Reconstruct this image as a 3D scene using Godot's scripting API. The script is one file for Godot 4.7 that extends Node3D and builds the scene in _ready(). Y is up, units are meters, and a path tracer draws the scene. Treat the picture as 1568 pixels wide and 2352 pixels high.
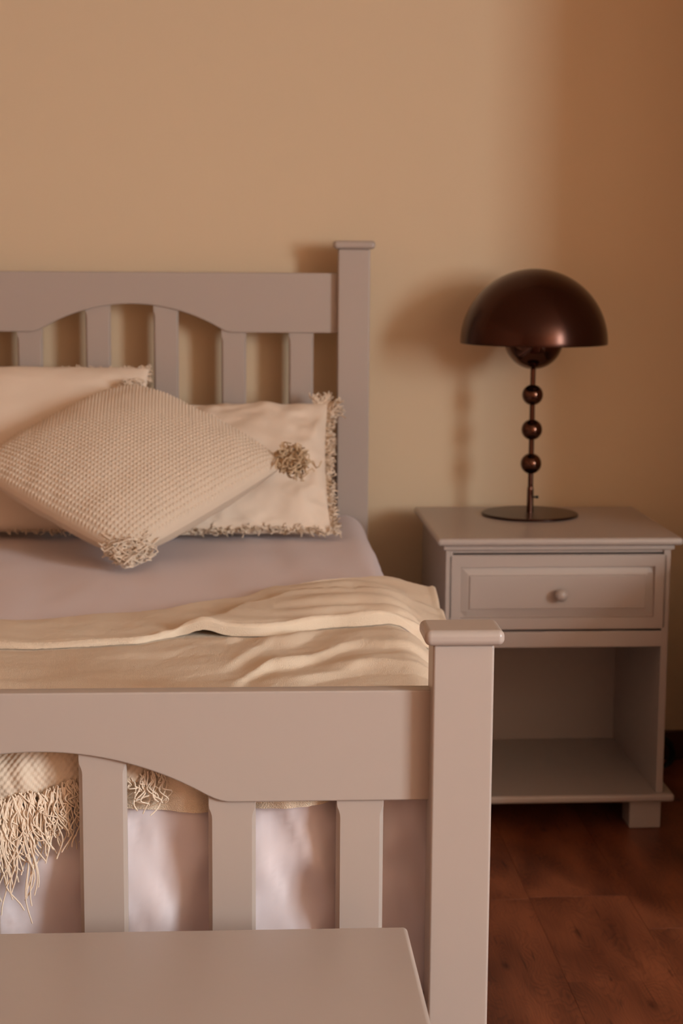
extends Node3D
# A bedroom corner: painted bed with cushions, nightstand with a dome lamp, bench at the bed's foot.

const WALL_Z := -4.04
const XC := -0.234          # middle of the bed
const FOOT_Z := -1.956      # front of the foot posts
const HEAD_Z := -3.906      # front of the head posts
const MAT_Y := 0.622        # top of the mattress
var M := {}
var rng := RandomNumberGenerator.new()
var nz := FastNoiseLite.new()

# ------------------------------------------------------------------ naming
func numbered(called: String, parent: Node) -> String:
	if not parent.has_node(called):
		return called
	var i := 1
	while parent.has_node("%s_%03d" % [called, i]):
		i += 1
	return "%s_%03d" % [called, i]

func tag(o: Node, label: String, category: String, group := "") -> void:
	o.set_meta("label", label)
	o.set_meta("category", category)
	if group != "":
		o.set_meta("group", group)

func thing(called: String, label: String, category: String, at := Vector3.ZERO, group := "") -> Node3D:
	var o := Node3D.new()
	o.name = numbered(called, self)
	add_child(o, true)
	o.position = at
	tag(o, label, category, group)
	return o

# ------------------------------------------------------------------ mesh building
func mb() -> Dictionary:
	return {"v": PackedVector3Array(), "n": PackedVector3Array(), "uv": PackedVector2Array(), "i": PackedInt32Array()}

func put(b: Dictionary, called: String, mat: Material, parent: Node = self, at := Vector3.ZERO) -> MeshInstance3D:
	var o := MeshInstance3D.new()
	o.mesh = bake(b)
	o.material_override = mat
	o.name = numbered(called, parent)
	o.position = at
	parent.add_child(o, true)
	return o

func bake(b: Dictionary) -> ArrayMesh:
	var a := []
	a.resize(Mesh.ARRAY_MAX)
	a[Mesh.ARRAY_VERTEX] = b.v
	a[Mesh.ARRAY_NORMAL] = b.n
	a[Mesh.ARRAY_TEX_UV] = b.uv
	a[Mesh.ARRAY_INDEX] = b.i
	var m := ArrayMesh.new()
	m.add_surface_from_arrays(Mesh.PRIMITIVE_TRIANGLES, a)
	return m

func struct(b: Dictionary, called: String, mat: Material, parent: Node = self) -> MeshInstance3D:
	var o := put(b, called, mat, parent)
	if parent == self:
		o.set_meta("kind", "structure")
	return o

# a sheet of nu x nv points; p holds the points row by row (v outer)
func sheet(b: Dictionary, p: PackedVector3Array, uv: PackedVector2Array, nu: int, nv: int, wrap_u := false, flip := false) -> void:
	var v: PackedVector3Array = b.v
	var n: PackedVector3Array = b.n
	var t: PackedVector2Array = b.uv
	var ix: PackedInt32Array = b.i
	var base := v.size()
	var nrm := PackedVector3Array()
	nrm.resize(nu * nv)
	for j in nv:
		for i in nu:
			var il := i - 1
			var ir := i + 1
			if wrap_u:
				il = (i - 1 + nu - 1) % (nu - 1)
				ir = (i + 1) % (nu - 1)
			else:
				il = maxi(il, 0)
				ir = mini(ir, nu - 1)
			var du := p[j * nu + ir] - p[j * nu + il]
			var dv := p[mini(j + 1, nv - 1) * nu + i] - p[maxi(j - 1, 0) * nu + i]
			var c := du.cross(dv)
			if c.length_squared() < 1e-20:
				var jj := 1 if j == 0 else nv - 2
				du = p[jj * nu + ir] - p[jj * nu + il]
				c = du.cross(dv)
				if c.length_squared() < 1e-20:
					c = Vector3.UP
			nrm[j * nu + i] = -c.normalized() if flip else c.normalized()
	v.append_array(p)
	n.append_array(nrm)
	t.append_array(uv)
	for j in nv - 1:
		for i in nu - 1:
			var a := base + j * nu + i
			if flip:
				ix.append_array(PackedInt32Array([a, a + 1, a + nu, a + 1, a + nu + 1, a + nu]))
			else:
				ix.append_array(PackedInt32Array([a, a + nu, a + 1, a + 1, a + nu, a + nu + 1]))
	b.v = v
	b.n = n
	b.uv = t
	b.i = ix

# a box with rounded edges; seg 1 = chamfer
func rbox(b: Dictionary, c: Vector3, s: Vector3, r := 0.003, seg := 2, uv_off := Vector2.ZERO, flip := false) -> void:
	var h := s * 0.5
	r = minf(r, minf(h.x, minf(h.y, h.z)) * 0.98)
	var v: PackedVector3Array = b.v
	var n: PackedVector3Array = b.n
	var t: PackedVector2Array = b.uv
	var ix: PackedInt32Array = b.i
	for axis in 3:
		var ua := (axis + 1) % 3
		var va := (axis + 2) % 3
		var us := steps(h[ua], r, seg)
		var vs := steps(h[va], r, seg)
		for sg in [-1.0, 1.0]:
			var base := v.size()
			for q in vs:
				for p in us:
					var pt := Vector3.ZERO
					pt[axis] = sg * h[axis]
					pt[ua] = p
					pt[va] = q
					var inner := Vector3(clampf(pt.x, -h.x + r, h.x - r), clampf(pt.y, -h.y + r, h.y - r), clampf(pt.z, -h.z + r, h.z - r))
					var d := (pt - inner).normalized()
					var w := inner + d * r
					v.append(c + w)
					n.append(d)
					if axis == 1:
						var uu := 0.5 + w.x / s.x
						t.append(Vector2(1.0 - uu if flip else uu, 0.5 + w.z / s.z) + uv_off)
					else:
						t.append(Vector2(w[ua], w[va]) + uv_off)
			var nu := us.size()
			for j in vs.size() - 1:
				for i in nu - 1:
					var a := base + j * nu + i
					if sg < 0:
						ix.append_array(PackedInt32Array([a, a + 1, a + nu, a + 1, a + nu + 1, a + nu]))
					else:
						ix.append_array(PackedInt32Array([a, a + nu, a + 1, a + 1, a + nu, a + nu + 1]))
	b.v = v
	b.n = n
	b.uv = t
	b.i = ix

func steps(h: float, r: float, seg: int) -> PackedFloat32Array:
	var a := PackedFloat32Array()
	for k in seg + 1:
		a.append(-h + r - r * tan(PI / 4 * (1.0 - float(k) / seg)))
	for k in seg + 1:
		a.append(h - r + r * tan(PI / 4 * float(k) / seg))
	return a

func box(b: Dictionary, x0: float, x1: float, y0: float, y1: float, z0: float, z1: float, r := 0.003, seg := 2) -> void:
	rbox(b, Vector3(x0 + x1, y0 + y1, z0 + z1) * 0.5, Vector3(absf(x1 - x0), absf(y1 - y0), absf(z1 - z0)), r, seg)

# turned shape: profile of (radius, height) from bottom to top
func lathe(b: Dictionary, prof: PackedVector2Array, c: Vector3, seg := 48, along := Basis.IDENTITY) -> void:
	var p := PackedVector3Array()
	var uv := PackedVector2Array()
	for q in prof:
		for i in seg + 1:
			var a := TAU * i / seg
			p.append(c + along * Vector3(q.x * cos(a), q.y, q.x * sin(a)))
			uv.append(Vector2(float(i) / seg, q.y))
	sheet(b, p, uv, seg + 1, prof.size(), true, true)

func ball_profile(r: float, cy: float, n := 20) -> PackedVector2Array:
	var a := PackedVector2Array()
	for k in n + 1:
		var t := -PI / 2 + PI * k / n
		a.append(Vector2(maxf(r * cos(t), 0.00001), cy + r * sin(t)))
	return a

# a yarn or cable along points
func tube(b: Dictionary, pts: PackedVector3Array, r0: float, r1: float, sides := 5) -> void:
	var v: PackedVector3Array = b.v
	var n: PackedVector3Array = b.n
	var t: PackedVector2Array = b.uv
	var ix: PackedInt32Array = b.i
	var base := v.size()
	var m := pts.size()
	var side := Vector3.ZERO
	for k in m:
		var d := (pts[mini(k + 1, m - 1)] - pts[maxi(k - 1, 0)]).normalized()
		if side == Vector3.ZERO:
			side = d.cross(Vector3(0.31, 0.17, 0.93)).normalized()
		side = (side - d * side.dot(d)).normalized()
		var up := d.cross(side)
		var r := lerpf(r0, r1, float(k) / (m - 1))
		for i in sides:
			var a := TAU * i / sides
			var q := side * cos(a) + up * sin(a)
			v.append(pts[k] + q * r)
			n.append(q)
			t.append(Vector2(float(i) / sides, float(k) / m))
	for k in m - 1:
		for i in sides:
			var a := base + k * sides + i
			var c := base + k * sides + (i + 1) % sides
			ix.append_array(PackedInt32Array([a, a + sides, c, c, a + sides, c + sides]))
	b.v = v
	b.n = n
	b.uv = t
	b.i = ix

# ------------------------------------------------------------------ materials
func mat(c: Color, rough: float, metal := 0.0) -> StandardMaterial3D:
	var m := StandardMaterial3D.new()
	m.albedo_color = c
	m.roughness = rough
	m.metallic = metal
	return m

func noise_tex(freq: float, octaves: int, sd: int, size := 512) -> NoiseTexture2D:
	var f := FastNoiseLite.new()
	f.seed = sd
	f.frequency = freq
	f.fractal_octaves = octaves
	var t := NoiseTexture2D.new()
	t.width = size
	t.height = size
	t.seamless = true
	t.noise = f
	return t

func relief(m: StandardMaterial3D, tex: Texture2D, scale: float, tile: float) -> void:
	m.heightmap_enabled = true
	m.heightmap_texture = tex
	m.heightmap_scale = scale
	m.uv1_triplanar = true
	m.uv1_scale = Vector3.ONE / tile

func wood_image(sd: int) -> ImageTexture:
	var w := 384
	var h := 1536
	var f := FastNoiseLite.new()
	f.seed = sd
	f.frequency = 1.0
	f.fractal_octaves = 2
	var g := FastNoiseLite.new()
	g.seed = sd + 5
	g.frequency = 1.0
	g.fractal_octaves = 1
	var r := RandomNumberGenerator.new()
	r.seed = sd * 17 + 3
	var knots := []
	for k in 3:
		knots.append([r.randf_range(0.15, 0.85), (k + r.randf_range(0.2, 0.8)) / 3.0, r.randf_range(0.03, 0.055), r.randf_range(2.0, 3.6)])
	var data := PackedByteArray()
	data.resize(w * h * 3)
	var light := Vector3(146, 82, 52)
	var dark := Vector3(74, 33, 18)
	var o := 0
	for y in h:
		var v := float(y) / h
		for x in w:
			var u := float(x) / w
			var ph := u * 5.0 + 1.9 * f.get_noise_2d(u * 1.5, v * 3.6) + 0.4 * f.get_noise_2d(u * 6.0 + 9.0, v * 14.0)
			var kd := 0.0
			for k in knots:
				var du: float = (u - k[0]) / (k[2] * 3.0)
				var dv: float = (v - k[1]) / (k[2] * 1.3)
				var d2 := du * du + dv * dv
				if d2 < 9.0:
					ph += k[3] * exp(-d2 * 0.7) * (1.0 if du > 0.0 else 0.85)
					kd = maxf(kd, 0.6 * exp(-d2 * 16.0))
			var ring := ph * 3.2
			var s := ring - floorf(ring)
			s = pow(s, 2.2) if s < 0.86 else (1.0 - s) / 0.14 * 0.72
			var pore := g.get_noise_2d(u * 80.0, v * 12.0)
			var broad := f.get_noise_2d(u * 1.6 + 31.0, v * 3.0)
			var k2 := clampf(0.22 + 0.66 * s * (0.55 + 0.6 * f.get_noise_2d(u * 3.0 + 50.0, v * 6.0)) - 0.45 * broad + 0.16 * pore + kd * 0.9, 0.0, 1.25)
			var crack := g.get_noise_2d(u * 16.0 + 70.0, v * 7.0)
			if crack > 0.80:
				k2 += (crack - 0.80) * 4.0
			var c := light.lerp(dark, minf(k2, 1.3))
			data[o] = clampi(int(c.x), 0, 255)
			data[o + 1] = clampi(int(c.y), 0, 255)
			data[o + 2] = clampi(int(c.z), 0, 255)
			o += 3
	return ImageTexture.create_from_image(Image.create_from_data(w, h, false, Image.FORMAT_RGB8, data))

func materials() -> void:
	M.wall = mat(Color(0.865, 0.76, 0.63), 0.85)
	relief(M.wall, noise_tex(0.03, 4, 11), 0.03, 0.5)
	M.ceiling = mat(Color(0.95, 0.87, 0.77), 0.9)
	M.apricot = mat(Color(0.87, 0.69, 0.56), 0.9)  # walls out of view, tone chosen to bounce warm light into the room
	M.paint = mat(Color(0.705, 0.64, 0.60), 0.33)
	relief(M.paint, noise_tex(0.02, 3, 5), 0.006, 0.25)
	M.floor = []
	for k in 2:
		var f := mat(Color.WHITE, 0.42)
		f.albedo_texture = wood_image(3 + k * 8)
		M.floor.append(f)
	M.subfloor = mat(Color(0.13, 0.07, 0.04), 0.9)
	M.skirting = mat(Color(0.27, 0.13, 0.07), 0.4)
	M.linen = mat(Color(0.88, 0.82, 0.825), 0.9)
	relief(M.linen, noise_tex(0.25, 2, 21), 0.006, 0.08)
	M.ticking = mat(Color(0.80, 0.78, 0.76), 0.9)
	M.cream = mat(Color(0.925, 0.835, 0.735), 0.95)
	relief(M.cream, noise_tex(0.13, 3, 31), 0.13, 0.11)
	M.pillow = mat(Color(0.945, 0.86, 0.78), 0.95)
	relief(M.pillow, noise_tex(0.14, 3, 37), 0.03, 0.10)
	M.knit = mat(Color(0.87, 0.785, 0.70), 0.95)
	M.yarn = mat(Color(0.93, 0.84, 0.75), 0.9)
	M.tassel = mat(Color(0.86, 0.74, 0.60), 0.9)
	for k in ["cream", "pillow", "knit", "linen"]:
		M[k].rim_enabled = true
		M[k].rim = 0.25
		M[k].rim_tint = 0.6
	M.bronze = mat(Color(0.27, 0.165, 0.13), 0.24, 0.9)
	M.bronze.anisotropy_enabled = true
	M.bronze.anisotropy = -0.3
	M.bronze_dark = mat(Color(0.36, 0.24, 0.19), 0.10, 0.95)
	M.bronze_base = mat(Color(0.24, 0.15, 0.12), 0.3, 0.8)
	M.black = mat(Color(0.03, 0.025, 0.025), 0.5)
	M.window = mat(Color(0.85, 0.82, 0.78), 0.4)
	M.pane = mat(Color(1, 1, 1, 0.05), 0.02)
	M.pane.transparency = BaseMaterial3D.TRANSPARENCY_ALPHA

# ------------------------------------------------------------------ setting
func room() -> void:
	# floor: a screed with planks laid along the bed
	var fb := mb()
	box(fb, -2.7, 3.6, -0.15, -0.012, WALL_Z - 0.2, 2.1, 0.002, 1)
	var fl := struct(fb, "floor", M.subfloor)
	var kinds := []
	var w := 0.19
	var len := 1.22
	for k in 6:
		var b := mb()
		rbox(b, Vector3.ZERO, Vector3(w - 0.0003, 0.012, len - 0.0003), 0.0005, 1, Vector2(0.0, 0.17 * k), k % 2 == 1)
		kinds.append(bake(b))
	var row := 0
	var x := 0.552 - w * 17
	while x < 3.35:
		var z := -3.1376 - fposmod(row * 0.437, 1.0) * len
		if row == 17:
			z = -3.1376
		while z > WALL_Z + 0.01:
			z -= len
		while z < 1.95:
			var z0 := maxf(z, WALL_Z)
			if z0 + 0.05 < z + len:
				var o := MeshInstance3D.new()
				o.mesh = kinds[rng.randi() % 6]
				o.material_override = M.floor[rng.randi() % 2]
				o.name = numbered("plank", fl)
				o.position = Vector3(x + w * 0.5, -0.006, z + len * 0.5)
				if z < WALL_Z:   # cut to the wall
					o.position.z = (WALL_Z + z + len) * 0.5
					o.scale.z = (z + len - WALL_Z) / len
				fl.add_child(o, true)
			z += len
		x += w
		row += 1
	var b := mb()
	box(b, -2.7, 1.46, 0.0, 2.6, WALL_Z - 0.2, WALL_Z, 0.001, 1)
	struct(b, "wall_back", M.wall)
	b = mb()  # right wall, out of view, stepped to cut the window light
	box(b, BLOCK_X, BLOCK_X + 0.2, 0.0, 2.6, WALL_Z, BLOCK_Z, 0.004, 1)
	box(b, BLOCK_X + 0.2, 3.6, 0.0, 2.6, BLOCK_Z - 0.2, BLOCK_Z, 0.004, 1)
	struct(b, "unseen_wall_right", M.wall)
	b = mb()   # the outer wall with the window opening
	box(b, WIN_X, WIN_X + 0.25, 0.0, WIN_Y0, BLOCK_Z - 0.2, 2.1, 0.002, 1)
	box(b, WIN_X, WIN_X + 0.25, WIN_Y1, 2.6, BLOCK_Z - 0.2, 2.1, 0.002, 1)
	box(b, WIN_X, WIN_X + 0.25, WIN_Y0, WIN_Y1, BLOCK_Z - 0.2, WIN_Z0, 0.002, 1)
	box(b, WIN_X, WIN_X + 0.25, WIN_Y0, WIN_Y1, WIN_Z1, 2.1, 0.002, 1)
	struct(b, "wall_side", M.apricot)
	b = mb()
	box(b, -2.7, -2.5, 0.0, 2.6, WALL_Z, 2.1, 0.002, 1)
	struct(b, "wall_left", M.apricot)
	b = mb()
	box(b, -2.7, 3.6, 0.0, 2.6, 1.9, 2.1, 0.002, 1)
	struct(b, "wall_front", M.apricot)
	b = mb()
	box(b, -2.7, 3.6, 2.5, 2.7, WALL_Z - 0.2, 2.1, 0.002, 1)
	struct(b, "ceiling", M.ceiling)
	b = mb()
	box(b, -2.5, BLOCK_X, 0.0, 0.072, WALL_Z, WALL_Z + 0.014, 0.004)
	struct(b, "baseboard_back", M.skirting)
	b = mb()
	box(b, BLOCK_X - 0.014, BLOCK_X, 0.0, 0.072, WALL_Z + 0.014, BLOCK_Z, 0.004)
	struct(b, "baseboard_right", M.skirting)
	# window, out of view at the right, placed to light bed and back wall
	b = mb()
	var xf := WIN_X + 0.17
	box(b, xf, xf + 0.06, WIN_Y0, WIN_Y0 + 0.05, WIN_Z0, WIN_Z1)
	box(b, xf, xf + 0.06, WIN_Y1 - 0.05, WIN_Y1, WIN_Z0, WIN_Z1)
	box(b, xf, xf + 0.06, WIN_Y0, WIN_Y1, WIN_Z0, WIN_Z0 + 0.05)
	box(b, xf, xf + 0.06, WIN_Y0, WIN_Y1, WIN_Z1 - 0.05, WIN_Z1)
	var wn := struct(b, "window_1", M.window)
	b = mb()
	box(b, xf + 0.03, xf + 0.036, WIN_Y0 + 0.04, WIN_Y1 - 0.04, WIN_Z0 + 0.04, WIN_Z1 - 0.04, 0.001, 1)
	put(b, "pane", M.pane, wn)
	b = mb()
	box(b, WIN_X - 0.03, WIN_X + 0.17, WIN_Y0 - 0.02, WIN_Y0 + 0.002, WIN_Z0 - 0.03, WIN_Z1 + 0.03)
	put(b, "window_sill", M.window, wn)

# ------------------------------------------------------------------ bed
func arch(dx: float) -> float:   # height of the arch above the straight lower edge
	var r := 0.387
	var h := sqrt(maxf(r * r - dx * dx, 0.0)) - (r - 0.063)
	var k := 0.010
	var t := clampf(0.5 + 0.5 * h / k, 0.0, 1.0)
	return lerpf(0.0, h, t) + k * t * (1.0 - t)

func arched_rail(y_low: float, y_top: float, z_front: float, thick: float) -> Dictionary:
	var b := mb()
	var n := 120
	var r := 0.0025
	var p := PackedVector3Array()
	var uv := PackedVector2Array()
	for i in n + 1:
		var x := -0.46 + 0.92 * i / n
		var lo := y_low + arch(x)
		var ring := [Vector2(lo, -r), Vector2(lo + r * 0.3, -r * 0.3), Vector2(lo + r, 0), Vector2(lerpf(lo, y_top, 0.5), 0), Vector2(y_top - r, 0), Vector2(y_top - r * 0.3, -r * 0.3), Vector2(y_top, -r), Vector2(y_top, -thick + r), Vector2(y_top - r, -thick), Vector2(lo + r, -thick), Vector2(lo, -thick + r), Vector2(lo, -r)]
		for q in ring:
			p.append(Vector3(x, q.x, z_front + q.y))
			uv.append(Vector2(x, q.x))
	# built with the ring along u
	sheet(b, p, uv, 12, n + 1, true, false)
	return b

# a slat whose chamfered edges stop short of the rail above
func slat(xm: float, y0: float, y1: float, zf: float) -> Dictionary:
	var b := mb()
	var hw := 0.028
	var hd := 0.007
	var p := PackedVector3Array()
	var uv := PackedVector2Array()
	for k in 7:
		var y: float = [y0, y1 - 0.022, y1 - 0.018, y1 - 0.013, y1 - 0.009, y1 - 0.004, y1 + 0.008][k]
		var c: float = [0.0045, 0.0045, 0.0042, 0.0028, 0.0012, 0.0006, 0.0006][k]
		var e := minf(0.0003, c * 0.3)
		var ring := [Vector2(hw, 0), Vector2(hw, hd - c - e), Vector2(hw - e * 0.3, hd - c + e), Vector2(hw - c + e, hd - e * 0.3), Vector2(hw - c - e, hd), Vector2(0, hd),
			Vector2(-hw + c + e, hd), Vector2(-hw + c - e, hd - e * 0.3), Vector2(-hw + e * 0.3, hd - c + e), Vector2(-hw, hd - c - e), Vector2(-hw, 0), Vector2(-hw, -hd + 0.0005), Vector2(-hw + 0.0005, -hd), Vector2(hw - 0.0005, -hd), Vector2(hw, -hd + 0.0005), Vector2(hw, 0)]
		for q in ring:
			p.append(Vector3(xm + q.x, y, zf - hd + q.y))
			uv.append(Vector2(q.x, y))
	sheet(b, p, uv, 16, 7, true, false)
	return b

func bed() -> void:
	var t := thing("bed", "grey painted single bed frame with slatted arched headboard and footboard", "bed", Vector3(XC, 0, 0))
	for e in [[FOOT_Z, 0.762, 0.5684, 0.7026, "foot"], [HEAD_Z, 1.218, 1.0305, 1.1645, "head"]]:
		var zf: float = e[0]
		var foot: bool = e[4] == "foot"
		for s in [-1.0, 1.0]:
			var b := mb()
			var xm: float = s * (0.46 + 0.0358)
			box(b, xm - 0.0358, xm + 0.0358, 0.0, e[1], zf - 0.05, zf, 0.0035, 3)
			var post := put(b, "post", M.paint, t)
			b = mb()
			box(b, xm - 0.0465, xm + 0.0465, e[1], e[1] + 0.0185, zf - 0.06, zf + 0.010, 0.0078, 4)
			put(b, "post_cap", M.paint, post)
		put(arched_rail(e[2], e[3], zf - 0.024, 0.024), "top_rail", M.paint, t)
		var yb := 0.30 if foot else 0.741
		var b2 := mb()
		box(b2, -0.46, 0.46, (0.18 if foot else 0.60), yb, zf - 0.048, zf - 0.024, 0.003)
		put(b2, "bottom_rail", M.paint, t)
		for k in 6:
			var xs := 0.1516 * (k - 2.5)
			put(slat(xs, yb, e[2] + arch(absf(xs)), zf - 0.030), "slat", M.paint, t)
	for s in [-1.0, 1.0]:
		var b := mb()
		box(b, s * 0.485 - 0.0125, s * 0.485 + 0.0125, 0.20, 0.36, HEAD_Z - 0.001, FOOT_Z - 0.049, 0.003)
		put(b, "side_rail", M.paint, t)
	for k in 9:
		var b := mb()
		var z := -2.2 - k * 0.19
		box(b, -0.474, 0.474, 0.335, 0.355, z - 0.035, z + 0.035, 0.003)
		put(b, "base_slat", M.paint, t)

# drape: distance across (sx) and along (sz) over a rounded slab; returns point with normal offset "off"
func roll(s: float, flat: float, r: float) -> Vector3:   # (horizontal, drop, angle)
	if s <= flat:
		return Vector3(s, 0.0, 0.0)
	var a := (s - flat) / r
	if a < PI / 2:
		return Vector3(flat + r * sin(a), r * (1.0 - cos(a)), a)
	return Vector3(flat + r, r + (s - flat - r * PI / 2), PI / 2)

const HALF := 0.522       # mattress half width
const MAT_END := -2.024   # foot end of the sheet

func drape(sx: float, sz: float, off: float) -> Vector3:
	# sx: signed from the middle; sz: distance from the head end
	var r := 0.048
	var a := roll(absf(sx), HALF - r, r)
	var len := MAT_END - (-3.885)
	var c := roll(sz, len - r, r)
	var n := Vector3(sin(a.z) * signf(sx) * cos(c.z), cos(a.z) * cos(c.z), sin(c.z)).normalized()
	var p := Vector3(XC + a.x * signf(sx), MAT_Y - a.y - c.y, -3.885 + c.x)
	return p + n * off

# the same for the blanket, whose right-hand end stands out stiffly at the back and sinks towards the foot
func drape_flared(sx: float, sz: float, off: float) -> Vector3:
	var e0 := HALF - 0.052
	if sx <= e0:
		return drape(sx, sz, off)
	var th := deg_to_rad(curve([0.80, 1.00, 1.25, 1.60, 1.90], [7.0, 26.0, 52.0, 74.0, 82.0], sz))
	var r := 0.05
	var d := sx - e0
	var a := minf(d / r, th)
	var rem := maxf(d - r * th, 0.0)
	var base := drape(e0, sz, 0.0)
	var x := r * sin(a) + rem * cos(th)
	var y := r * (1.0 - cos(a)) + rem * sin(th)
	return base + Vector3(x, -y, 0) + Vector3(sin(a), cos(a), 0) * off

func sheet_off(sx: float, sz: float) -> float:
	var o := 0.003 * nz.get_noise_2d(sx * 6.0, sz * 2.0)
	var over := clampf((sz - 1.80) / 0.08, 0.0, 1.0)
	# hanging end: broad billows and steep folds
	o += over * (0.015 * nz.get_noise_2d(sx * 7.5 + 4.0 + sz * 2.0, sz * 7.0) + 0.005 * nz.get_noise_2d(sx * 24.0 - sz * 8.0, sz * 6.0 + 9.0))
	var side := clampf((absf(sx) - HALF) / 0.05, 0.0, 1.0)
	o += side * 0.008 * nz.get_noise_2d(sz * 12.0, absf(sx) * 4.0)
	return o

func bedding() -> void:
	var t := thing("mattress", "single mattress on the grey slatted bed under the lilac sheet", "mattress")
	var b := mb()
	box(b, XC - HALF + 0.008, XC + HALF - 0.008, 0.37, MAT_Y - 0.010, -3.880, MAT_END - 0.012, 0.045, 4)
	put(b, "mattress_core", M.ticking, t)
	b = mb()
	var nu := 150
	var nv := 240
	var p := PackedVector3Array()
	var uv := PackedVector2Array()
	for j in nv + 1:
		for i in nu + 1:
			var sx := lerpf(-(HALF + 0.16), HALF + 0.16, float(i) / nu)
			var sz := lerpf(0.0, 1.85 + 0.30, float(j) / nv)
			var o := sheet_off(sx, sz)
			p.append(drape(sx, sz, o))
			uv.append(Vector2(sx, sz))
	sheet(b, p, uv, nu + 1, nv + 1, false, true)
	var s := put(b, "bed_sheet", M.linen)
	tag(s, "lilac grey bed sheet covering the mattress and hanging at its foot end", "bed sheet")

func smooth(a: float, b: float, x: float) -> float:
	return smoothstep(a, b, x)

func curve(xs: Array, ys: Array, x: float) -> float:
	if x <= xs[0]:
		return ys[0]
	for k in xs.size() - 1:
		if x <= xs[k + 1]:
			var t: float = (x - xs[k]) / (xs[k + 1] - xs[k])
			t = t * t * (3.0 - 2.0 * t)
			return lerpf(ys[k], ys[k + 1], t)
	return ys[-1]

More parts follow.
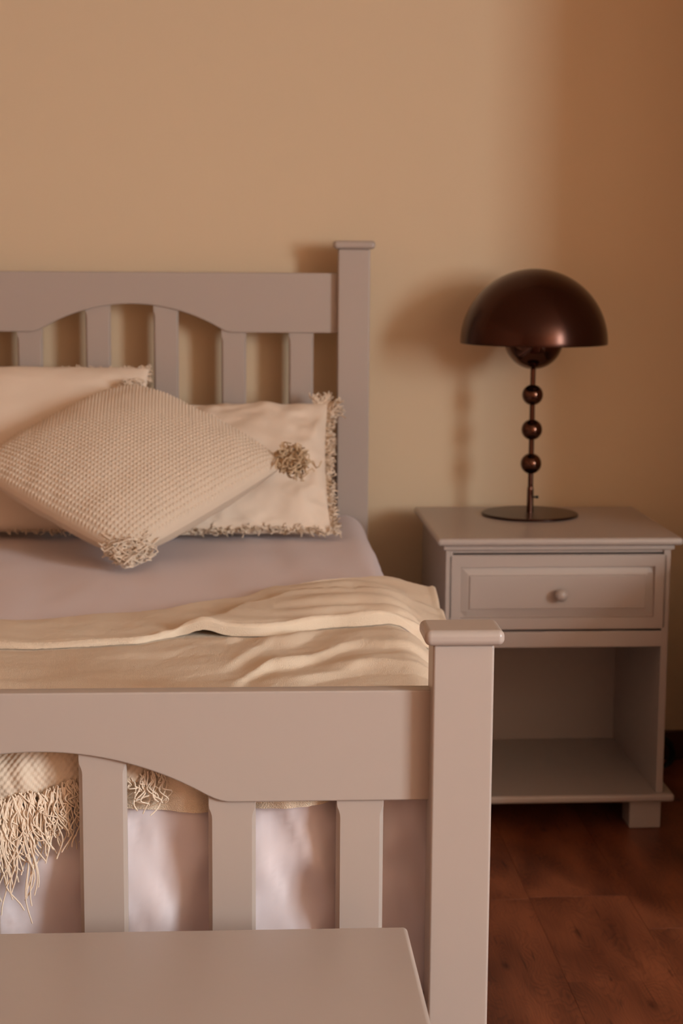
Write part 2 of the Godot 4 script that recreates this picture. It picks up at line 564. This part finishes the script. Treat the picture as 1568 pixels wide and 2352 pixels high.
func blanket() -> void:
	var t := thing("throw_blanket", "cream fleece throw blanket folded across the foot half of the bed", "blanket")
	# lines as distance from the head end (sz = z + 3.885), against X in the room
	var back_x := [-0.8, -0.37, -0.17, 0.0, 0.07, 0.26, 0.40]
	var back_s := [1.13, 1.165, 1.115, 1.000, 0.890, 0.812, 0.835]
	var hem_x := [-0.8, -0.35, -0.16, -0.08, 0.01, 0.175, 0.40]
	var hem_s := [1.36, 1.345, 1.325, 1.272, 1.274, 1.205, 1.14]
	var b := mb()
	var nu := 220
	var na := 46
	var nc := 12
	var nb := 150
	var p := PackedVector3Array()
	var uv := PackedVector2Array()
	var rows := na + nc + nb
	var s0 := -(HALF + 0.10)
	var s1 := HALF + 0.066
	for j in rows + 1:
		for i in nu + 1:
			var sx := lerpf(s0, s1, float(i) / nu)
			var xr := XC + sx
			var zb := curve(back_x, back_s, xr)
			var zh := curve(hem_x, hem_s, xr)
			var off := 0.0
			var sz := 0.0
			var lift := 0.007
			if j <= na:                       # the folded-back upper layer, from its hem to the fold
				var q := pow(float(j) / na, 1.7)
				sz = lerpf(zh, zb + 0.008, q)
				off = lift + 0.006 * sqrt(clampf((zh - sz) / 0.009, 0.0, 1.0))
				# rolled hem and soft waves
				off += 0.0025 * exp(-pow((sz - zh - -0.008) / 0.007, 2.0)) - 0.003 * exp(-pow((sz - zh - -0.024) / 0.008, 2.0))
				off += 0.004 * nz.get_noise_2d(sx * 4.0 + 3.0, sz * 7.0)
				# a doubled pleat starts near the middle and runs to the right
				var pl := curve([-0.11, -0.07, -0.03, 0.02, 0.10, 0.40], [1.275, 1.255, 1.18, 1.07, 0.985, 0.945], xr)
				off += 0.009 * smooth(pl - 0.006, pl + 0.010, sz) * smooth(-0.13, -0.08, xr)
				off += 0.0045 * sin((sz - 0.35 * absf(xr - 0.2)) * 80.0 + 2.0 * nz.get_noise_2d(sx * 4.0, sz * 4.0)) * smooth(0.03, 0.16, xr) * (1.0 - smooth(0.26, 0.31, xr))
				if j == 0:
					off = 0.005
			elif j <= na + nc:                # round the fold
				var q := float(j - na) / nc
				sz = zb + 0.008 - 0.010 * sin(q * PI)
				off = lerpf(lift + 0.006 + 0.004 * nz.get_noise_2d(sx * 4.0 + 3.0, sz * 7.0), 0.004, q)
			else:                             # the lower layer, to the foot end and over it
				var q := float(j - na - nc) / nb
				sz = lerpf(zb + 0.008, 1.905 + 0.012 * sin(sx * 9.0), q)
				off = 0.005 - 0.004 * exp(-pow((sz - zh - 0.005) / 0.007, 2.0))
				var open := smooth(zh - 0.01, zh + 0.05, sz)
				# pleats drawn out of the right-hand edge of the mattress
				var q2 := sz - curve([-0.20, -0.026, 0.06, 0.20, 0.40], [1.70, 1.505, 1.34, 1.215, 1.16], xr) + 0.05 * nz.get_noise_2d(sx * 3.0, sz * 4.0)
				var ph := fposmod(q2 / 0.150, 1.0)
				var saw := ph * ph * (3.0 - 2.0 * ph) * 1.116 if ph < 0.80 else (1.0 - ph) / 0.20
				off += open * 0.013 * saw * smooth(-0.16, 0.10, xr) * (0.65 + 0.5 * nz.get_noise_2d(sx * 5.0 + 60.0, sz * 6.0))
				off += open * 0.003 * (nz.get_noise_2d(sx * 4.0 + 40.0 + sz * 3.0, sz * 11.0) + 0.5)
			if j <= na:    # the hem gapes a little where the pleat begins
				off += 0.011 * exp(-pow((xr + 0.050) / 0.026, 2.0)) * exp(-pow((zh - sz) / 0.05, 2.0))
			off += 0.004 * exp(-pow((s1 - 0.004 - sx) / 0.004, 2.0))    # hem at the right
			off += 0.0007 * nz.get_noise_2d(sx * 160.0, sz * 160.0)
			p.append(drape_flared(sx, sz, off + sheet_off(sx, sz) * (1.0 - smooth(HALF - 0.06, HALF, absf(sx)))))
			uv.append(Vector2(sx, sz))
	sheet(b, p, uv, nu + 1, rows + 1, false, true)
	put(b, "blanket_cloth", M.cream, t)
	# the woven end that hangs over the foot, with its fringe
	b = mb()
	nu = 280
	var nv := 130
	p = PackedVector3Array()
	uv = PackedVector2Array()
	var x_left := -0.62
	var x_right := -0.072
	for j in nv + 1:
		for i in nu + 1:
			var xr := lerpf(x_left, x_right, float(i) / nu)
			var e := woven_hem(xr)
			var sz := lerpf(1.70, e, float(j) / nv)
			var off := 0.013 + 0.0011 * (sin(xr * 800.0) * sin(sz * 800.0)) + 0.003 * nz.get_noise_2d(xr * 14.0, sz * 20.0)
			off = off * (1.0 - 0.5 * exp(-float(j) / 3.0)) + sheet_off(xr - XC, sz)
			p.append(drape(xr - XC, sz, off))
			uv.append(Vector2(xr, sz))
	sheet(b, p, uv, nu + 1, nv + 1, false, true)
	put(b, "woven_end", M.knit, t)
	b = mb()
	for k in 420:
		var xr := rng.randf_range(-0.60, -0.09)
		if k % 3 == 0:
			xr = rng.randf_range(-0.30, -0.19)
		var e := woven_hem(xr) - rng.randf_range(0.0, 0.010)
		var start := drape(xr - XC, e, 0.011 + rng.randf() * 0.004)
		var mid := exp(-pow((xr + 0.266) / 0.020, 2.0))
		var ln := rng.randf_range(0.015, 0.062) + mid * rng.randf_range(0.0, 0.055)
		if xr > -0.165:
			ln *= 0.6
		yarn(b, start, Vector3(rng.randf_range(-0.5, 0.7) * (2.2 if k % 4 == 0 else 1.0), -1.0, 0.12), ln, 0.0011, rng.randf_range(0.003, 0.014), Vector3(0, 0, -2.002), 13.0)
	var f := put(b, "fringe", M.yarn, t)
	f.set_meta("kind", "stuff")

func woven_hem(xr: float) -> float:
	# arc length at which the woven end stops: about 5 cm down at the left, rising to the right
	return 1.849 + curve([-0.62, -0.29, -0.24, -0.19, -0.12, -0.09, -0.072], [0.062, 0.055, 0.047, 0.036, 0.031, 0.024, 0.0], xr)

# one curly yarn; stays behind lim.z (the slats) if that is set
func yarn(b: Dictionary, start: Vector3, dir: Vector3, ln: float, r: float, wander: float, lim := Vector3.ZERO, curl := 8.0) -> void:
	var pts := PackedVector3Array()
	var n := 20 if lim.z != 0.0 else 13
	var d := dir.normalized()
	var side := d.cross(Vector3(0.2, 0.3, 1.0)).normalized()
	var up := d.cross(side)
	var a0 := rng.randf() * TAU
	var k := rng.randf_range(curl * 0.5, curl)
	var sag := rng.randf_range(0.0, 0.35)
	for i in n + 1:
		var q := float(i) / n
		var w := wander * q * (0.4 + 0.6 * q)
		var p := start + d * ln * q + side * w * sin(a0 + k * q) + up * w * 0.7 * cos(a0 * 1.7 + k * 0.8 * q) + Vector3.DOWN * ln * sag * q * q
		if lim.z != 0.0:
			p.x -= d.x * ln * 0.62 * q * q    # hangs straight down in the end
			p.y -= ln * 0.25 * q * q
			p.z = minf(p.z, lim.z - r * 1.2)
		pts.append(p)
	tube(b, pts, r, r * 0.8, 5)

# ------------------------------------------------------------------ pillows
# point of a pillow's face: u, v in -1..1, side +1 front, -1 back
func puff(u: float, v: float, w: float, h: float, thick: float, pinch: float, sd: float, crease: float) -> Vector3:
	var x := w * 0.5 * u * (1.0 - pinch * (1.0 - v * v))
	var y := h * 0.5 * v * (1.0 - pinch * (1.0 - u * u))
	var e := maxf((1.0 - u * u) * (1.0 - v * v), 0.0)
	var z := thick * 0.5 * pow(e, 0.46)
	var edge := 1.0 - pow(e, 0.5)
	z += crease * edge * minf(e * 6.0, 1.0) * nz.get_noise_2d(u * 2.6 + sd, v * 2.6 - sd)
	z += crease * 0.6 * minf(e * 6.0, 1.0) * nz.get_noise_2d(u * 1.2 - sd, v * 1.2 + sd)
	return Vector3(x, y, z)

func pillow_mesh(w: float, h: float, thick: float, pinch: float, sd: float, crease: float, n: int, knit := 0.0, cell := 0.007) -> Dictionary:
	var b := mb()
	for s in [1.0, -1.0]:
		var p := PackedVector3Array()
		var uv := PackedVector2Array()
		var m := n if s > 0 else mini(n, 60)
		for j in m + 1:
			for i in m + 1:
				var u := sin((float(i) / m * 2.0 - 1.0) * PI * 0.5) if knit == 0.0 else float(i) / m * 2.0 - 1.0
				var v := sin((float(j) / m * 2.0 - 1.0) * PI * 0.5) if knit == 0.0 else float(j) / m * 2.0 - 1.0
				var q := puff(u, v, w, h, thick, pinch, sd, crease)
				if knit > 0.0 and s > 0:
					var e := minf((1.0 - u * u) * (1.0 - v * v) * 20.0, 1.0)
					q.z += knit * e * (0.5 + 0.5 * cos(u * w * 0.5 / cell * TAU)) * (0.5 + 0.5 * cos(v * h * 0.5 / cell * TAU))
				q.z *= s
				p.append(q)
				uv.append(Vector2(u, v))
		sheet(b, p, uv, m + 1, m + 1, false, s < 0)
	return b

func lean(up: Vector3, right: Vector3) -> Basis:
	up = up.normalized()
	right = (right - up * right.dot(up)).normalized()
	return Basis(right, up, right.cross(up))

func pillows() -> void:
	# left rear pillow, leaning on the headboard
	var w := 0.66
	var h := 0.43
	var t := thing("fringed_pillow", "large cream pillow with frayed top edge, left behind the knitted cushion", "pillow", Vector3(-0.522, 0.798, -3.697))
	t.basis = lean(Vector3(0.0, 0.73, -0.68), Vector3.RIGHT)
	put(pillow_mesh(w, h, 0.15, 0.03, 3.0, 0.007, 90), "pillow_cover", M.pillow, t)
	var b := mb()
	for k in 420:
		var u := rng.randf_range(-1.0, 1.0)
		var e := rng.randi() % 4
		var uv := [Vector2(u, 1), Vector2(u, 1), Vector2(1, u), Vector2(u, -1)][e] as Vector2
		var q := puff(uv.x, uv.y, w, h, 0.15, 0.03, 3.0, 0.0)
		var out := Vector3(uv.x if absf(uv.x) == 1.0 else rng.randf_range(-0.5, 0.5), uv.y if absf(uv.y) == 1.0 else rng.randf_range(-0.5, 0.5), rng.randf_range(-0.4, 0.4))
		yarn(b, q - out * 0.004, out, rng.randf_range(0.006, 0.018), 0.0014, 0.005)
	put(b, "fringe", M.yarn, t).set_meta("kind", "stuff")

	# right rear pillow
	w = 0.378
	h = 0.385
	t = thing("fringed_pillow", "cream pillow with shaggy white fringe leaning by the right headboard post", "pillow", Vector3(0.009, 0.756, -3.688))
	t.basis = lean(Vector3(0.02, 0.62, -0.78), Vector3(1, 0.04, 0.0))
	put(pillow_mesh(w, h, 0.13, 0.05, 9.0, 0.016, 90), "pillow_cover", M.pillow, t)
	b = mb()
	for k in 900:
		var u := rng.randf_range(-1.0, 1.0)
		var e := rng.randi() % 6
		var uv := [Vector2(u, 1), Vector2(1, u), Vector2(1, u), Vector2(1, u), Vector2(u, -1), Vector2(u, -1)][e] as Vector2
		var corner := 0.0
		if k < 130:
			uv = Vector2(rng.randf_range(0.86, 1.0), 1.0) if k % 2 == 0 else Vector2(1.0, rng.randf_range(0.84, 1.0))
			corner = 1.0
		var q := puff(uv.x, uv.y, w, h, 0.13, 0.05, 9.0, 0.0)
		var out := Vector3(uv.x if uv.x == 1.0 else rng.randf_range(-0.6, 0.6), uv.y if absf(uv.y) == 1.0 else rng.randf_range(-0.6, 0.6), rng.randf_range(-0.2, 0.9))
		var ln := rng.randf_range(0.010, 0.028) + corner * rng.randf_range(0.0, 0.022)
		if e == 0 and corner == 0.0:
			ln *= 0.25
		if uv.y == -1.0:
			out = Vector3(rng.randf_range(-0.5, 0.5), rng.randf_range(-0.7, 0.2), rng.randf_range(0.3, 1.0))
		yarn(b, q - out * 0.004, out, ln, 0.0017, 0.007)
	put(b, "fringe", M.yarn, t).set_meta("kind", "stuff")

	# knitted cushion lying on its corner in front
	w = 0.445
	var bottom := Vector3(-0.204, 0.652, -3.19)
	var up := Vector3(-0.02, 0.272, -0.552)
	var ctr := bottom + up * 0.5
	t = thing("knit_cushion", "beige waffle knit cushion lying diagonally in front of both pillows", "cushion", ctr)
	var base := lean(up, Vector3(1, -0.01, 0.0))
	t.basis = base * Basis(Vector3.BACK, PI / 4)
	put(pillow_mesh(w, w, 0.155, -0.025, 15.0, 0.005, 400, 0.0042, 0.0094), "knit_cover", M.knit, t)
	# tassels at the corners
	for c in [[Vector2(1, -1), 230, 0.062, 0.016], [Vector2(-1, -1), 300, 0.040, 0.042], [Vector2(-1, 1), 60, 0.034, 0.01], [Vector2(1, 1), 60, 0.02, 0.01]]:
		var uv: Vector2 = c[0]
		var q := puff(uv.x, uv.y, w, w, 0.155, -0.025, 15.0, 0.0)
		b = mb()
		for k in c[1]:
			var d := (Vector3(uv.x, uv.y, 0) + Vector3(rng.randf_range(-0.9, 0.9), rng.randf_range(-0.9, 0.9), rng.randf_range(-0.4, 0.9)))
			var st := q - Vector3(uv.x, uv.y, 0) * rng.randf_range(0.004, 0.022) + Vector3(rng.randf_range(-1, 1), rng.randf_range(-1, 1), rng.randf_range(0, 1)) * 0.008
			st += (Vector3(-uv.x, 0, 0) if k % 2 == 0 else Vector3(0, -uv.y, 0)) * rng.randf() * float(c[3])
			yarn(b, st, d, rng.randf_range(0.4, 0.9) * float(c[2]), 0.0018, 0.014, Vector3.ZERO, 22.0)
		put(b, "tassel", M.tassel if uv == Vector2(1, -1) else M.yarn, t)

# ------------------------------------------------------------------ nightstand
func nightstand() -> void:
	var zf := -3.523
	var zb := -3.955
	var t := thing("nightstand", "grey painted nightstand with one drawer and open shelf right of the bed", "nightstand", Vector3(0.665, 0, (zf + zb) * 0.5))
	t.rotation.y = deg_to_rad(0.3)
	var d := (zf - zb) * 0.5   # half depth
	var hw := 0.236
	var b := mb()
	# top with a moulded edge
	box(b, -0.256, 0.256, 0.615, 0.631, -d - 0.004, d + 0.022, 0.007, 4)
	put(b, "table_top", M.paint, t)
	b = mb()
	box(b, -0.242, 0.242, 0.603, 0.6155, -d, d + 0.006, 0.004, 3)
	put(b, "top_moulding", M.paint, t)
	for s in [-1.0, 1.0]:
		b = mb()
		var xi: float = s * (hw - 0.0075)
		box(b, xi - 0.0075, xi + 0.0075, 0.078, 0.604, -d, d - 0.001, 0.002)
		put(b, "side_panel", M.paint, t)
	b = mb()
	box(b, -hw + 0.014, hw - 0.014, 0.078, 0.604, -d, -d + 0.012, 0.001, 1)
	put(b, "back_panel", M.paint, t)
	b = mb()
	box(b, -hw + 0.014, hw - 0.014, 0.396, 0.430, d - 0.018, d - 0.001, 0.002)
	box(b, -hw + 0.014, hw - 0.014, 0.404, 0.416, -d + 0.011, d - 0.018, 0.001, 1)
	put(b, "drawer_rail", M.paint, t)
	b = mb()
	box(b, -hw + 0.014, hw - 0.014, 0.596, 0.604, d - 0.03, d - 0.006, 0.002)
	put(b, "upper_rail", M.paint, t)
	# drawer front: a flat frame, a groove and a raised field
	var dx := 0.2295
	b = mb()
	stepped(b, -dx, dx, 0.434, 0.593, d - 0.001, [0.0, 0.0, 0.0022, 0.0255, 0.0265], [-0.014, -0.0022, 0.0, 0.0, -0.008], true)
	var dr := put(b, "drawer", M.paint, t)
	b = mb()
	stepped(b, -dx + 0.0255, dx - 0.0255, 0.4595, 0.5675, d - 0.001, [0.0, 0.0, 0.014, 0.018, 0.0195, 0.021], [-0.012, -0.0075, -0.0040, -0.0034, -0.0006, -0.0004], false)
	put(b, "drawer_panel", M.paint, dr)
	b = mb()
	var kn := PackedVector2Array([Vector2(0.0100, 0.0), Vector2(0.0100, 0.002), Vector2(0.0070, 0.004), Vector2(0.0062, 0.010), Vector2(0.0085, 0.014), Vector2(0.0120, 0.018), Vector2(0.0135, 0.023), Vector2(0.0125, 0.028), Vector2(0.0090, 0.032), Vector2(0.0045, 0.034), Vector2(0.00001, 0.0345)])
	lathe(b, kn, Vector3.ZERO, 32, Basis(Vector3.RIGHT, PI / 2))
	put(b, "knob", M.paint, dr, Vector3(0.004, 0.511, d - 0.004))
	# shelf board with moulded lip
	b = mb()
	box(b, -0.258, 0.258, 0.063, 0.0800, -d - 0.002, d + 0.018, 0.0065, 4)
	put(b, "shelf", M.paint, t)
	for sx in [-1.0, 1.0]:
		for sz in [-1.0, 1.0]:
			b = mb()
			var cx: float = sx * (hw - 0.036)
			var cz: float = sz * (d - 0.036)
			box(b, cx - 0.034, cx + 0.034, 0.0, 0.064, cz - 0.034, cz + 0.034, 0.003)
			put(b, "foot", M.paint, t)

func unseen_dresser() -> void:
	# out of the frame at the right; it keeps the window's low light off the nightstand's foot
	var z0 := -3.50
	var z1 := -2.72
	var t := thing("unseen_dresser", "unseen low grey chest of drawers at the right wall, placed to shade the nightstand foot", "unseen_dresser", Vector3(1.128, 0, (z0 + z1) * 0.5))
	var h := (z1 - z0) * 0.5
	var b := mb()
	box(b, -0.115, 0.115, 0.06, 0.60, -h + 0.015, h - 0.015, 0.003)
	put(b, "body", M.paint, t)
	b = mb()
	box(b, -0.130, 0.117, 0.60, 0.622, -h, h, 0.006, 3)
	put(b, "unseen_dresser_top", M.paint, t)
	for k in 3:
		b = mb()
		box(b, -0.128, -0.1145, 0.09 + k * 0.17, 0.24 + k * 0.17, -h + 0.035, h - 0.035, 0.003)
		var d := put(b, "drawer", M.paint, t)
		for s in [-1.0, 1.0]:
			b = mb()
			lathe(b, ball_profile(0.014, 0.0, 12), Vector3(-0.139, 0.165 + k * 0.17, s * 0.2), 20)
			put(b, "knob", M.paint, d)
	for sx in [-1.0, 1.0]:
		for sz in [-1.0, 1.0]:
			b = mb()
			box(b, sx * 0.085 - 0.025, sx * 0.085 + 0.025, 0.0, 0.0605, sz * (h - 0.05) - 0.025, sz * (h - 0.05) + 0.025, 0.003)
			put(b, "foot", M.paint, t)

# a panel whose sloped border rises to a flat field
func stepped(b: Dictionary, x0: float, x1: float, y0: float, y1: float, z: float, dist: Array, depth: Array, _hollow: bool) -> void:
	var p := PackedVector3Array()
	var uv := PackedVector2Array()
	var n0 := dist.size()
	var m2 := n0 * 2
	var xs := []
	var ys := []
	for k in n0:
		xs.append(x0 + dist[k])
		ys.append(y0 + dist[k])
	for k in n0:
		xs.append(x1 - dist[n0 - 1 - k])
		ys.append(y1 - dist[n0 - 1 - k])
	for j in m2:
		for i in m2:
			var ring := mini(mini(i, m2 - 1 - i), mini(j, m2 - 1 - j))
			p.append(Vector3(xs[i], ys[j], z + depth[ring]))
			uv.append(Vector2(xs[i], ys[j]))
	var q := mb()
	sheet(q, p, uv, m2, m2)
	# flat shading for crisp borders
	var st := SurfaceTool.new()
	st.create_from(bake(q), 0)
	st.deindex()
	st.set_smooth_group(-1)
	var arr := st.commit_to_arrays()
	var v: PackedVector3Array = arr[Mesh.ARRAY_VERTEX]
	var n := PackedVector3Array()
	var ix := PackedInt32Array()
	for k in v.size() / 3:
		var nn := (v[k * 3 + 2] - v[k * 3]).cross(v[k * 3 + 1] - v[k * 3])
		nn = nn.normalized() if nn.length_squared() > 1e-18 else Vector3.BACK
		for m in 3:
			n.append(nn)
			ix.append(k * 3 + m)
	b.v = v
	b.n = n
	b.uv = arr[Mesh.ARRAY_TEX_UV]
	b.i = ix

# ------------------------------------------------------------------ lamp
func lamp() -> void:
	var at := Vector3(0.655, 0.631, -3.826)
	var t := thing("table_lamp", "dark bronze table lamp with dome shade and three balls on its stem", "lamp", at)
	var b := mb()
	lathe(b, PackedVector2Array([Vector2(0.00001, 0.0), Vector2(0.104, 0.0), Vector2(0.1075, 0.0012), Vector2(0.108, 0.003), Vector2(0.1065, 0.0052), Vector2(0.103, 0.006), Vector2(0.012, 0.0064), Vector2(0.00001, 0.0065)]), Vector3.ZERO, 96)
	put(b, "base", M.bronze_base, t)
	b = mb()
	lathe(b, PackedVector2Array([Vector2(0.0076, 0.006), Vector2(0.0073, 0.055), Vector2(0.0070, 0.062), Vector2(0.0060, 0.064), Vector2(0.0058, 0.33)]), Vector3.ZERO, 24)
	put(b, "stem", M.bronze_dark, t)
	for y in [0.1160, 0.1920, 0.2695]:
		b = mb()
		lathe(b, ball_profile(0.0233, y, 28), Vector3.ZERO, 48)
		put(b, "ball", M.bronze_dark, t)
	b = mb()
	lathe(b, ball_profile(0.0648, 0.391, 36), Vector3.ZERO, 72)
	put(b, "globe", M.bronze_dark, t)
	# dome shade, open below, with wall thickness and rolled rim
	var prof := PackedVector2Array()
	var r := 0.1625
	var y0 := 0.384
	var hgt := 0.163
	for k in 25:
		var a := PI / 2 * k / 24.0
		prof.append(Vector2(maxf((r - 0.0022) * cos(PI / 2 - a), 0.00001), y0 + (hgt - 0.0022) * sin(PI / 2 - a)))
	prof.append(Vector2(r - 0.0011, y0 - 0.0012))
	for k in 33:
		var a := PI / 2 * k / 32.0
		prof.append(Vector2(maxf(r * cos(a), 0.00001), y0 + hgt * sin(a)))
	b = mb()
	lathe(b, prof, Vector3.ZERO, 120)
	var sh := put(b, "shade", M.bronze, t)
	sh.position = Vector3(0, 0, 0)
	b = mb()
	lathe(b, PackedVector2Array([Vector2(0.00001, 0.0), Vector2(0.0022, 0.0), Vector2(0.0022, 0.006), Vector2(0.0034, 0.007), Vector2(0.0036, 0.010), Vector2(0.0025, 0.012), Vector2(0.00001, 0.0125)]), Vector3.ZERO, 16, Basis(Vector3.BACK, -PI / 2))
	put(b, "switch", M.black, t, Vector3(0.0065, 0.0405, 0.0))

func cable() -> void:
	var b := mb()
	var pts := PackedVector3Array()
	for k in 90:
		var a := TAU * 2.3 * k / 89.0
		var r := 0.040 + 0.004 * sin(a * 1.7)
		pts.append(Vector3(r * cos(a), 0.046 + r * sin(a) * 0.92, 0.010 * k / 89.0 + 0.004 * sin(a * 0.9)))
	tube(b, pts, 0.0042, 0.0042, 8)
	var o := put(b, "coiled_cable", M.black, self, Vector3(0.985, 0.001, -3.93))
	tag(o, "black cable coiled on the floor by the baseboard right of the nightstand", "cable")

func bench() -> void:
	var x1 := 0.193
	var y := 0.45
	var zb := -1.888
	var t := thing("bench", "low grey painted flat-topped bench standing against the bed's footboard", "bench", Vector3(XC, 0, zb + 0.2))
	var hw := x1 - XC
	var b := mb()
	box(b, -hw, hw, y - 0.026, y, -0.2, 0.2, 0.006, 4)
	put(b, "bench_top", M.paint, t)
	b = mb()
	for s in [-1.0, 1.0]:
		box(b, -hw + 0.06, hw - 0.06, y - 0.095, y - 0.026, s * 0.150 - 0.011, s * 0.150 + 0.011, 0.002)
	put(b, "apron", M.paint, t)
	for sx in [-1.0, 1.0]:
		for sz in [-1.0, 1.0]:
			b = mb()
			box(b, sx * (hw - 0.05) - 0.022, sx * (hw - 0.05) + 0.022, 0.0, y - 0.026, sz * 0.15 - 0.022, sz * 0.15 + 0.022, 0.003)
			put(b, "leg", M.paint, t)

# ------------------------------------------------------------------ light and camera
const BLOCK_X := 1.26    # unseen wall beside the nightstand; its end shades the back wall's right part
const BLOCK_Z := -3.0
const WIN_X := 3.3       # the outer wall with the unseen window
const WIN_Z0 := 0.05
const WIN_Z1 := 1.55
const WIN_Y0 := 0.95
const WIN_Y1 := 2.38

func _ready() -> void:
	var cam := Camera3D.new()
	cam.name = "camera"
	add_child(cam)
	cam.position = Vector3(0, 1.21, 0)
	cam.rotation = Vector3(-0.14801, -0.0606, 0.00685)
	cam.near = 0.05
	cam.current = true
	var at := CameraAttributesPhysical.new()
	at.frustum_focal_length = 61.2
	at.frustum_focus_distance = 2.02
	at.exposure_aperture = 9.5
	cam.attributes = at
	cam.fov = rad_to_deg(2.0 * atan(1176.0 / 3996.25))
	var we := WorldEnvironment.new()
	we.name = "environment"
	var env := Environment.new()
	env.background_mode = Environment.BG_SKY
	var sky := Sky.new()
	var sm := ProceduralSkyMaterial.new()
	sm.sky_top_color = Color(0.55, 0.66, 0.82)
	sm.sky_horizon_color = Color(0.82, 0.84, 0.86)
	sm.ground_horizon_color = Color(0.55, 0.52, 0.46)
	sm.ground_bottom_color = Color(0.35, 0.32, 0.27)
	sky.sky_material = sm
	env.sky = sky
	env.tonemap_mode = Environment.TONE_MAPPER_LINEAR
	env.tonemap_exposure = 1.0
	env.sdfgi_enabled = true
	env.ssao_enabled = true
	env.ssil_enabled = true
	we.environment = env
	add_child(we)
	var win_light := AreaLight3D.new()   # area light for daylight at the unseen window, lights bed and back wall
	win_light.name = "unseen_window_daylight"
	win_light.area_size = Vector2(WIN_Z1 - WIN_Z0 - 0.1, WIN_Y1 - WIN_Y0 - 0.1)
	win_light.area_normalize_energy = true
	win_light.light_color = Color(0.90, 0.97, 1.0)
	win_light.light_energy = 21.5
	win_light.shadow_enabled = true
	win_light.set("area_range", 12.0)
	add_child(win_light)
	win_light.position = Vector3(WIN_X + 0.16, (WIN_Y0 + WIN_Y1) * 0.5, (WIN_Z0 + WIN_Z1) * 0.5)
	win_light.rotation = Vector3(0, PI / 2, 0)

	rng.seed = 4711
	nz.seed = 7
	nz.frequency = 1.0
	nz.fractal_octaves = 2
	materials()
	room()
	bed()
	bench()
	nightstand()
	unseen_dresser()
	bedding()
	blanket()
	pillows()
	lamp()
	cable()
